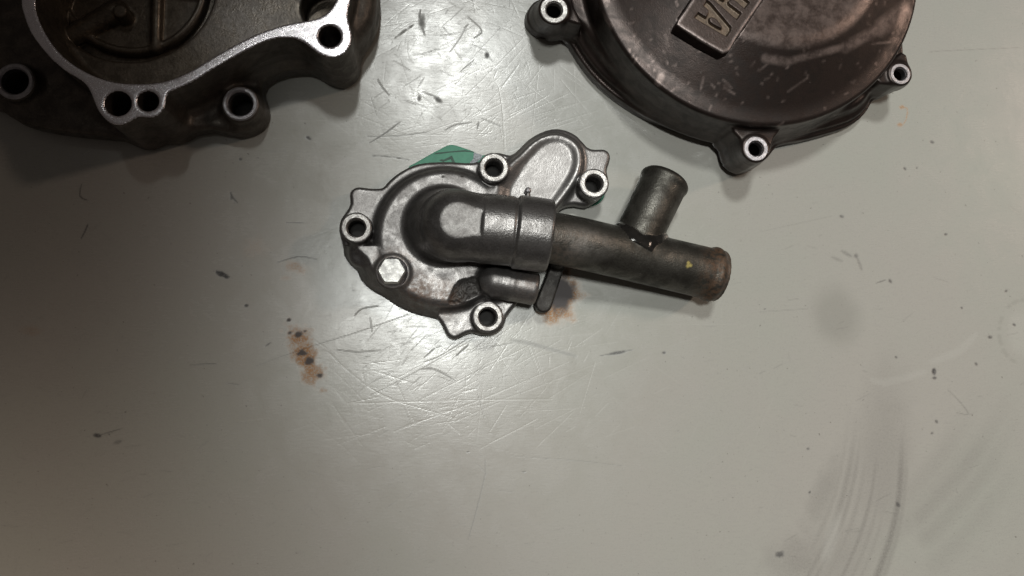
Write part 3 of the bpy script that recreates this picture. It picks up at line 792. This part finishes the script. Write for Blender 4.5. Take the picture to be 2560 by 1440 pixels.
        we = np.maximum(we, 0.75*np.clip(1.3-np.linalg.norm((P-U3(1455, 612, 29))*np.array([.6, 1, 1]), axis=1)/7, 0, 1))
        we = np.maximum(we, 0.22*np.clip(1.2-np.linalg.norm((P-U3(1640, 500, 25)), axis=1)/6, 0, 1))
        we = np.maximum(we, 0.4*np.clip(1-np.abs(e+1.2)/0.9, 0, 1)*(np.linalg.norm(P-p4, axis=1) < 16))
        return {'wear_sheen': we, 'dirt': du, 'rust': ru, 'yellow': ye}
    wv = lambda P: (np.abs(sample3(np.ascontiguousarray(np.broadcast_to(weld, Vp.shape)), g2, P)) < 0.3)
    rules = [('weld', wv),
             ('stub', lambda P: (((P-s0) @ us) > 4) & (np.linalg.norm((P-s1)-((P-s1) @ us)[:, None]*us, axis=1) < 9.6) &
              (sample3(np.ascontiguousarray(np.broadcast_to(pipe, Vp.shape)), g2, P) > 0.15)),
             ('pipe', None)]
    D = split_parts(Vp, g2, base, rules, pat)
    po = None
    for k, n, m in (('pipe', 'outlet_pipe', 'pipe'), ('stub', 'branch_pipe', 'pipe'), ('weld', 'weld_bead', 'weld')):
        P, Q, N, at = D[k]
        ob = part(n, mesh_np(n, P, Q, N, base, M[m], at), root if po is None else po, 'shiny black weld seam' if k == 'weld' else None)
        po = po or ob
    # dark fixing tab below the sleeve
    g3 = Grid((*U(1320, 800, 0), 0), (*U(1440, 620, 0), 22), 0.35)
    ta = U(1393, 668, 8); tb = U(1357, 762, 6)
    e = tb-ta; t = np.clip(((g3.X-ta[0])*e[0]+(g3.Y-ta[1])*e[1])/(e @ e), 0, 1)
    d2 = np.sqrt((g3.X-ta[0]-t*e[0])**2+(g3.Y-ta[1]-t*e[1])**2)-(2.5+0.4*t)
    Vt = g3.extr(d2+0*g3.Z, 3.2, 9.0, 0.7)
    lug = g3.extr(g3.circ(U(1395, 652, 13), 2.6)+0*g3.Z, 4.0, 17.5, 0.6)
    Vt = smin(Vt, lug, 1.5)
    Vt = np.maximum(Vt, -g3.extr(g3.circ(U(1398, 650, 17), 1.2)+0*g3.Z, 13, 30, 0.1))
    P, Q, N = nets(Vt, g3)
    part('fixing_tab', mesh_np('fixing_tab', P, Q, N, base, M['tab']), root, 'black fixing tab pointing down beside the drain nozzle')

    # ---- gasket under the cover: a thing of its own
    gk = [(505, 292), (560, 262), (640, 215), (700, 180), (745, 160), (790, 160), (850, 178), (960, 212), (1060, 206)] 
    gl = [(x, y) for x, y in fl]
    i0 = gl.index((980, 215)); i1 = gl.index((490, 302))
    path = gl[:i0-1]+[(1060, 204), (960, 214), (900, 188), (850, 171), (795, 153), (760, 149), (732, 156), (695, 175), (633, 208), (553, 254), (498, 284)]+gl[i1:]
    base_g = np.array([*cb, 0.0])
    gg = Grid((*(U(835, 870, 0)-1), -0.4), (*(U(1545, 300, 0)+1), 1.6), 0.4)
    GP = smooth_closed(PW(path, 0.5, z3), 2)
    dg = gg.poly(GP)+0.3
    # it peeps out a little more at the lower right boss and lower boss
    for c, r in (((1628, 440), 96), ((985, 1243), 98)):
        dg = np.minimum(dg, gg.circ(U(*z3(*c), 0.5), r/2.4824*.145))
    Vg = gg.extr(dg+0*gg.Z, 0.02, 0.8, 0.1)
    for cc in BC: Vg = np.maximum(Vg, -gg.extr(gg.circ(cc, 3.2)+0*gg.Z, -3, 9, 0.01))
    P, Q, N = nets(Vg, gg)
    go = thing('paper_gasket', 'green paper gasket peeking out from under the pump cover', 'gasket', base_g)
    part('sheet', mesh_np('sheet', P, Q, N, base_g, M['gasket']), go)
    def zg(x, y): return (1020+x/9, 340+y/9)
    def flatpoly(name, pts, z, mat, conv, parent, bs, th=0.06, lab=None):
        W = PW(pts, z, conv); n = len(W)
        P = np.array([(*p, z) for p in W]+[(*p, z+th) for p in W])
        me = bpy.data.meshes.new(name)
        me.from_pydata(((P-bs)*0.001).tolist(), [], [list(range(n, 2*n))[::-1], list(range(n))]+[[i, (i+1) % n, n+(i+1) % n, n+i] for i in range(n)])
        import bmesh
        bm = bmesh.new(); bm.from_mesh(me); bmesh.ops.recalc_face_normals(bm, faces=bm.faces); bm.to_mesh(me); bm.free()
        me.materials.append(mat)
        return part(name, me, parent, lab)
    flatpoly('printed_line', [(575, 410), (640, 375), (900, 350), (1280, 315), (1440, 345), (1500, 372), (1290, 352), (1000, 368), (740, 402)], 0.81, M['ink'], zg, go, base_g, 0.03, 'dark printed line')
    flatpoly('printed_mark', [(700, 545), (760, 520), (800, 535), (990, 440), (1060, 590), (1000, 610), (960, 520), (820, 570), (800, 590)], 0.81, M['ink'], zg, go, base_g, 0.03, 'dark printed mark cut off by the cover')
    s = flatpoly('sealant_smear', [(1480, 370), (1600, 410), (1680, 440), (1640, 520), (1560, 580), (1420, 640), (1390, 600), (1470, 520)], 0.82, M['sealer'], zg, go, base_g, 0.25, 'grey sealant smear on the gasket edge')
pump()

# ------------------------------------------------------------------ crankcase cover (upper left)
def crankcase():
    ZF = 30.0
    base = np.array([*U(330, 60, 0), 0])
    root = thing('crankcase_cover', 'upturned oily crankcase cover with bright machined gasket face and bolt holes', 'engine cover', base)
    lo = U(-260, 400, 0); hi = U(980, -330, 0)
    lo = np.minimum(U(-260, 420, 0), U(-260, 420, 40)); hi = np.maximum(U(985, -260, 0), U(985, -260, 44))
    g = Grid((lo[0], lo[1], -0.7), (hi[0], hi[1], ZF+1.5), 0.55)
    outer = [(140, 0), (155, 90), (200, 210), (270, 310), (350, 400), (440, 475), (540, 535), (590, 590), (620, 660), (650, 730), (700, 795), (760, 830), (820, 830), (870, 805), (905, 785),
             (950, 780), (1000, 785), (1050, 770), (1095, 720), (1108, 650), (1130, 610), (1180, 590), (1280, 545), (1400, 470), (1530, 395), (1660, 325), (1780, 270), (1880, 250), (1960, 255),
             (2020, 280), (2080, 325), (2130, 360), (2190, 380), (2250, 380), (2305, 348), (2338, 295), (2345, 230), (2330, 160), (2317, 100), (2330, 30), (2350, -60), (2360, -250), (2250, -420), (1900, -520),
             (1300, -600), (700, -560), (300, -400), (170, -180)]
    inner = [(235, 0), (245, 90), (285, 190), (345, 290), (420, 375), (520, 450), (640, 510), (760, 545), (880, 558), (1000, 555), (1100, 540), (1200, 505), (1300, 455), (1420, 380), (1560, 300),
             (1700, 230), (1840, 180), (1960, 150), (2080, 130), (2160, 100), (2210, 50), (2240, 0), (2255, -60), (2260, -230), (2180, -340), (1880, -430), (1300, -510), (740, -470), (370, -340), (260, -160)]
    OP = smooth_closed(PW(outer, ZF, z1), 2); IP = smooth_closed(PW(inner, ZF, z1), 2)
    d_o = g.poly(OP); d_i = g.poly(IP)
    wall = g.extr(d_o-np.clip(ZF-g.Z, 0, 40)*0.02, 1.0, ZF, 0.25)
    V = wall
    # lower flange and outer skin
    fl = [(-120, -150), (-75, 60), (-70, 200), (-40, 262), (20, 285), (70, 318), (150, 338), (250, 350), (350, 356), (450, 348), (540, 335), (600, 345), (648, 318), (662, 262), (668, 215),
          (720, 190), (800, 182), (870, 165), (925, 110), (948, 20), (930, -120), (860, -240), (300, -300), (-60, -260)]
    FP = smooth_closed(PW(fl, 1.5, lambda x, y: (x, y)), 2)
    V = smin(V, g.extr(g.poly(FP)+0*g.Z, 0.0, 9.0, 2.0), 4.0)
    # rounded bulge on the right
    bu = [(2200, -200), (2440, -190), (2515, -60), (2528, 110), (2500, 250), (2420, 370), (2330, 440), (2220, 470), (2080, 420), (1980, 330), (2050, 200)]
    BP = smooth_closed(PW(bu, 4, z1), 2)
    V = smin(V, g.extr(g.poly(BP)+0*g.Z, 0.0, 20.0, 5.0), 2.5)
    # bosses on the flange
    bl = [((1600, 690), 14.5, 6.3, 'd'), ((95, 540), 14.0, 6.5, 'd')]
    BC = []
    for c, z, r, _ in bl:
        cc = U(*z1(*c), z); BC.append((cc, z, r))
        V = smin(V, g.extr(g.circ(cc, r)-np.clip(z-g.Z, 0, 20)*0.08, 0, z, 0.4), 3.0)
    for cc, z, r in BC: V = smax(V, -g.extr(g.circ(cc, r+0.5)+0*g.Z, z, z+9, 0.3), 1.0)
    # inside: floor, circular pocket with ribs
    ZI = 14.0
    cav = g.extr(d_i+np.clip(ZF-g.Z, 0, 30)*0.07, ZI, ZF+12, 2.2)
    V = smax(V, -cav, 0.35)
    cc = U(321, -53, ZI); RP = 28.9
    V = smax(V, -g.extr(smax(g.circ(cc, RP), d_i+1.0, 1.0)+0*g.Z, 6.5, ZI+3, 1.5), 1.2)
    core = g.extr(g.circ(cc, RP-3.9)+0*g.Z, 2.0, 10.5, 1.6)
    core = smax(core, -g.extr(g.circ(cc, RP-6.3)+0*g.Z, 8.9, 40, 0.6), 0.6)
    V = smin(V, core, 0.6)
    zt = lambda x, y: (x/4, y/4)
    ra = U(*zt(1560, -300), 12); rb2 = U(*zt(1545, 470), 11)
    V = smin(V, g.capsule((*ra, 10.0), (*rb2, 9.3), 2.0, 1.7), 1.2)
    V = smin(V, g.capsule((*U(*zt(720, 330), 11), 9.0), (*U(*zt(1140, 110), 11), 9.5), 3.4, 4.2), 1.0)
    V = smin(V, g.extr(g.circ(U(*zt(1215, 130), 14), 2.4)+0*g.Z, 3, 16, 0.8), 1.0)
    V = smin(V, g.capsule((*U(*zt(1700, -100), 11), 8.6), (*U(*zt(2000, -60), 11), 8.6), 2.0, 1.6), 1.0)
    # deep pocket by the right corner
    V = smax(V, -g.extr(g.circ(U(*z1(2160, -12), 22), 8.8)+0*g.Z, 3, ZI+5, 1.0), 1.0)
    # holes
    holes = [((785, 688), 80, 6), ((985, 673), 65, 11), ((2198, 240), 72, 6)]
    HC_ = []
    for c, r, zb in holes:
        h = U(*z1(*c), ZF); rr = r/2.6667*0.1299; HC_.append((h, rr))
        V = np.maximum(V, -g.extr(g.circ(h, rr)+0*g.Z, zb, ZF+9, 0.1))
        V = np.maximum(V, -g.extr(g.circ(h, rr+0.55)-(np.clip(g.Z-ZF, -3, 0)+0)*1.0, ZF-0.5, ZF+9, 0.05))
    for h, z, r in BC: V = np.maximum(V, -g.extr(g.circ(h, r-2.15)+0*g.Z, 1, 60, 0.1))
    def inside(P): return (poly_sd(P[:, 0], P[:, 1], IP) < 1.2)
    rules = [('face', lambda P: P[:, 2] > ZF-0.30)]
    for i, (h, z, r) in enumerate(BC):
        rules.append((f'boss{i}', lambda P, h=h, r=r: (np.hypot(P[:, 0]-h[0], P[:, 1]-h[1]) < r+0.8) & (P[:, 2] > 9.6)))
    rules += [('pocket', lambda P: (np.hypot(P[:, 0]-cc[0], P[:, 1]-cc[1]) < RP+0.4) & (P[:, 2] > 2.5) & (P[:, 2] < ZI+1.5) & inside(P)),
              ('floor', lambda P: inside(P) & (P[:, 2] > 2) & (P[:, 2] < ZF)),
              ('flange', lambda P: P[:, 2] < 9.3), ('wall', None)]
    def at(P, N):
        d = np.zeros(len(P)); w = np.zeros(len(P))
        q = U(*z1(1640, 150), ZI)
        w = 0.5*np.clip(1.3-np.hypot((P[:, 0]-q[0])*.8, (P[:, 1]-q[1]))/16, 0, 1)*(P[:, 2] < ZI+3)  # painted highlight: pale patch where the inner floor catches the light
        return {'wear_sheen': w, 'dirt': d}
    D = split_parts(V, g, base, rules, at)
    O = {}
    names = {'face': ('gasket_face', 'face', 'bright machined gasket face'), 'floor': ('inner_floor', 'case', None), 'pocket': ('round_pocket', 'case', 'round ribbed pocket inside the cover'),
             'wall': ('outer_wall', 'case_out', None), 'flange': ('lower_flange', 'case_out', None)}
    for k, (P, Q, N, a) in D.items():
        n, m, l = names.get(k, ('bolt_boss', 'case_out', None))
        O[k] = part(n, mesh_np(n, P, Q, N, base, M[m], a), root, l)
    for i, (h, z, r) in enumerate(BC):
        part('machined_rim', ring_mesh('machined_rim', h, z+0.12, r-0.35, r-2.2, M['rim_dull'], base), O[f'boss{i}'])
        bore_shade(h, 4.0, r-1.9, base, O[f'boss{i}'])
crankcase()

# ------------------------------------------------------------------ clutch cover (upper right)
def clutch():
    CW = U(1899, -106, 28); base = np.array([*U(1899, -60, 0), 0])
    root = thing('clutch_cover', 'round dark bronze clutch cover with engraved letters on a raised plaque', 'engine cover', base)
    lo = np.minimum(U(1290, 440, 0), U(1290, 440, 36)); hi = np.array([U(2330, 0, 36)[0]+3, CW[1]+78])
    g = Grid((lo[0], lo[1], -0.7), (hi[0], hi[1], 41), 0.55)
    def dist(p, z): return np.hypot(*(U(*p, z)-CW))
    ZS = 27.0
    R1 = np.mean([dist(z2(*p), ZS) for p in ((600, 290), (820, 530), (1100, 690), (1420, 750), (1800, 715), (2100, 570), (2330, 330))])
    Rr = np.sqrt((g.X-CW[0])**2+(g.Y-CW[1])**2)
    # base outline, closed roughly symmetric beyond the frame
    bo = [(150, 8), (80, 40), (40, 110), (45, 165), (90, 212), (150, 232), (230, 237), (290, 280), (340, 360), (420, 470), (520, 570), (640, 660), (760, 730), (900, 790), (1020, 822), (1130, 842),
          (1190, 880), (1220, 940), (1240, 1000), (1285, 1045), (1340, 1058), (1420, 1040), (1500, 985), (1545, 925), (1590, 898), (1700, 880), (1850, 842), (1980, 800), (2060, 750),
          (2110, 690), (2150, 625), (2230, 592), (2320, 560), (2385, 505), (2400, 440), (2380, 380), (2390, 300), (2420, 150), (2450, 0), (2460, -300), (2400, -700), (2100, -1150), (1600, -1350), (900, -1250), (400, -900), (220, -400), (200, -60)]
    BP = smooth_closed(PW(bo, 1.5, z2), 2)
    db = g.poly(BP)
    V = g.extr(db+0*g.Z, 0, 5.5, 0.7)
    # bead line above the mating flange
    V = smin(V, g.extr(db+1.7+0*g.Z, 2, 8.5, 1.2), 0.7)
    d_r = Rr-R1
    # body wall blends from the outline to the circular shoulder
    V = smin(V, g.extr(np.minimum(db+3.2, d_r-1.0)+np.clip(g.Z-6, 0, 12)*0.25, 4, 13.5, 1.5), 2.5)
    sh = g.extr(d_r+np.clip(g.Z-20, -20, 0)*-0.06*-1+0*g.X, 5, ZS, 1.6)
    V = smin(V, sh, 2.0)
    # conical band up to the worn plateau (a slightly tilted cut)
    kc = 0.40
    cone = (g.Z-(ZS-0.6+(R1-2.0-Rr)*kc))/math.sqrt(1+kc*kc)
    cone = smax(cone, g.Z-(35.5-0.050*(g.X-CW[0])-0.02*(g.Y-CW[1])), 1.1)
    cone = np.maximum(np.maximum(cone, d_r+1.0), 10-g.Z)
    V = smin(V, cone, 1.3)
    # lugs
    lugs = [(z2(210, 60), z2(135, 128), 92, 50, 20.0), (z2(1452, 915), z2(1342, 962), 85, 45, 23.0), (z2(2340, 455), z2(2290, 480), 75, 40, 20.0)]
    webs = [[(300, -60), (330, 40), (385, 150), (300, 130), (215, 140), (180, 60), (200, -60)], [(1310, 782), (1590, 782), (1562, 850), (1530, 940), (1455, 990), (1375, 940), (1350, 850)],
            [(2190, 490), (2350, 320), (2390, 390), (2400, 470), (2340, 520), (2270, 520)]]
    LC = []
    for (ct, cbq, ro, ri, z), wb in zip(lugs, webs):
        a = U(*cbq, 0); b = U(*ct, z); LC.append((b, z, ro/2.4615*0.145*(1-z/HC), ri/2.4615*0.145*(1-z/HC)))
        V = smin(V, g.cone(a, b, 6.6, LC[-1][2]+0.35, 0, z, 0.5), 1.6)
        wp = smooth_closed(PW(wb, z-1, z2), 2)
        V = smin(V, g.extr(g.poly(wp)-np.clip(z-g.Z, 0, 12)*0.05, 3, z-0.7, 0.9), 1.4)
    for (b, z, ro, ri) in LC: V = np.maximum(V, -g.extr(g.circ(b, ri+0.1)+0*g.Z, 1.0, 60, 0.1))
    V = np.maximum(V, -np.maximum(np.maximum(Rr-(R1-4), g.Z-22), 0*g.Z-9))
    # plaque outline
    pq = [(540, -20), (215, 470), (190, 560), (330, 660), (700, 900), (1130, 1130), (1280, 1080), (1420, 830), (1980, 10), (2460, -700), (2410, -800), (1240, -1020), (1150, -950)]
    ZPQ = 36.0
    PQ = PW(pq, ZPQ, zl)
    PQ = np.concatenate([smooth_closed(PQ, 1)])
    def dq(P): return poly_sd(P[:, 0], P[:, 1], PQ)
    # keep the cover a touch below where the plaque stands
    V = np.maximum(V, -np.maximum(np.maximum(g.poly(PQ)+0.25, 33.0-g.Z), -50))
    def at(P, N):
        w = np.zeros(len(P))
        sc = [((470, 0), (560, 110), 1.6), ((2420, 20), (2250, 150), 2.5), ((2250, 150), (2010, 285), 1.6), ((1500, 365), (1640, 385), 1.2), ((1640, 385), (2000, 285), 1.0), ((870, 500), (900, 430), 1.0)]
        for a, b, wd in sc:
            A = U(*z2(*a), 33); B = U(*z2(*b), 33); e = B-A
            t = np.clip(((P[:, 0]-A[0])*e[0]+(P[:, 1]-A[1])*e[1])/(e @ e), 0, 1)
            d = np.hypot(P[:, 0]-A[0]-t*e[0], P[:, 1]-A[1]-t*e[1])
            w = np.maximum(w, np.clip(1.5-d/wd, 0, 1)*(P[:, 2] > 26))
        rs_ = np.random.default_rng(5)
        for _ in range(150):
            t0 = rs_.uniform(math.pi*1.02, math.pi*1.98); r0 = R1*rs_.uniform(0.45, 1.0)
            A = CW+r0*np.array([math.cos(t0), math.sin(t0)]); an = rs_.uniform(0, 3.14); ln = rs_.choice([0.4, 0.8, 1.5, 4.0, 8.0], p=[.42, .34, .17, .05, .02])
            e = ln*np.array([math.cos(an), math.sin(an)])
            m = (np.abs(P[:, 0]-A[0]) < ln+2) & (np.abs(P[:, 1]-A[1]) < ln+2) & (P[:, 2] > 24)
            if not m.any(): continue
            t = np.clip(((P[m, 0]-A[0])*e[0]+(P[m, 1]-A[1])*e[1])/(e @ e), 0, 1)
            d = np.hypot(P[m, 0]-A[0]-t*e[0], P[m, 1]-A[1]-t*e[1])
            w[m] = np.maximum(w[m], rs_.uniform(.4, 1.0)*np.clip(1.25-d/0.45, 0, 1))
        # rubbed plateau
        pl = 35.5-0.050*(P[:, 0]-CW[0])-0.02*(P[:, 1]-CW[1])
        w = np.maximum(w, 0.62*np.clip((P[:, 2]-pl+1.0)*2, 0, 1))
        return {'wear_sheen': w}
    rules = []
    for i, (b, z, ro, ri) in enumerate(LC):
        rules.append((f'lug{i}', lambda P, b=b, ro=ro, z=z: (np.hypot(P[:, 0]-b[0], P[:, 1]-b[1]) < ro+6.5) & (np.hypot(P[:, 0]-CW[0], P[:, 1]-CW[1]) > R1+2.0) & (P[:, 2] > 8.8)))
    rules += [('flange', lambda P: P[:, 2] < 8.9), ('plateau', lambda P: P[:, 2] > 35.1-0.050*(P[:, 0]-CW[0])-0.02*(P[:, 1]-CW[1])), ('dome', None)]
    D = split_parts(V, g, base, rules, at)
    O = {}
    for k, (P, Q, N, a) in D.items():
        n = {'flange': 'mating_flange', 'dome': 'dome', 'plateau': 'dome_top'}.get(k, 'mounting_lug')
        O[k] = part(n, mesh_np(n, P, Q, N, base, M['cover'], a), root)
    if 'plateau' in O: O['plateau'].parent = O['dome']
    for i, (b, z, ro, ri) in enumerate(LC):
        part('machined_rim', ring_mesh('machined_rim', b, z+0.15, ro, ri, M['rim'] if i == 0 else M['rim_dull'], base), O[f'lug{i}'])
        bore_shade(b, 6.0, ri+0.4, base, O[f'lug{i}'])
    # ---- plaque with recessed letters, on a finer grid
    qlo = PQ.min(0)-1; qhi = PQ.max(0)+1
    g2 = Grid((qlo[0], qlo[1], 31.5), (qhi[0], qhi[1], 38.8), 0.24)
    top = 36.6-0.050*(g2.X-CW[0])-0.02*(g2.Y-CW[1])
    Vq = smax(g2.poly(PQ)+0.25+0.0*g2.Z, g2.Z-top, 0.9)
    Vq = np.maximum(Vq, 32.2-g2.Z)
    # letters as they stand on the plaque (last A, and the H before it running out of the frame)
    A_out = [(560, 410), (640, 300), (800, 395), (850, 300), (840, 250), (745, 165), (815, 50), (900, 110), (1305, 580), (1300, 650), (1215, 775), (1150, 750), (700, 500)]
    A_in = [(870, 440), (900, 400), (960, 410), (1030, 460), (1115, 590), (1080, 605), (960, 545), (885, 490)]
    H_out = [(830, -70), (900, -10), (1150, 200), (1425, 435), (1520, 300), (1270, 130), (1255, 90), (1340, 30), (1420, 70), (1580, 205), (1690, 85), (1480, -70), (1350, -170), (1120, -350), (1010, -230), (1180, -100), (1120, -60), (1060, -20), (1190, 60), (1220, 0), (1100, -90), (1000, -170), (930, -200)]
    H_out = [(815, -80), (1425, 440), (1520, 300), (1275, 120), (1260, 75), (1330, 20), (1400, 55), (1585, 210), (1690, 80), (1080, -400), (985, -280), (1215, -100), (1235, -50), (1160, 45), (1080, 5), (905, -190)]
    ZLt = ZPQ
    Ao = PW(A_out, ZLt, zl); Ai = PW(A_in, ZLt, zl); Ho = PW(H_out, ZLt, zl)
    dA = smax(g2.poly(Ao), -g2.poly(smooth_closed(Ai, 2)), 0.2); dH = g2.poly(Ho)
    dL = np.minimum(dA, dH)
    rec = np.maximum(dL+0*g2.Z+np.clip(top-g2.Z, 0, 2)*0.25, (top-1.25)-g2.Z)
    Vq = smax(Vq, -rec, 0.25)
    tp = lambda P: 36.6-0.050*(P[:, 0]-CW[0])-0.02*(P[:, 1]-CW[1])
    rl = [('A', lambda P: (poly_sd(P[:, 0], P[:, 1], Ao) < 0.0) & (P[:, 2] < tp(P)-0.45) & (P[:, 2] > tp(P)-1.7)),
          ('H', lambda P: (poly_sd(P[:, 0], P[:, 1], Ho) < 0.0) & (P[:, 2] < tp(P)-0.45) & (P[:, 2] > tp(P)-1.7)), ('plaque', None)]
    def at2(P, N):
        ed = np.clip(1-np.abs(dq(P)+0.7)/0.9, 0, 1)*(P[:, 2] > tp(P)-0.9)
        return {'wear_sheen': 0.9*ed}
    D = split_parts(Vq, g2, base, rl, at2)
    P, Q, N, a = D['plaque']
    pk = part('name_plaque', mesh_np('name_plaque', P, Q, N, base, M['plaque'], a), root, 'raised plaque with engraved letters')
    for k in ('A', 'H'):
        P, Q, N, a = D[k]
        part('letter', mesh_np('letter', P, Q, N, base, M['letter'], a), pk, 'engraved letter '+k)
clutch()
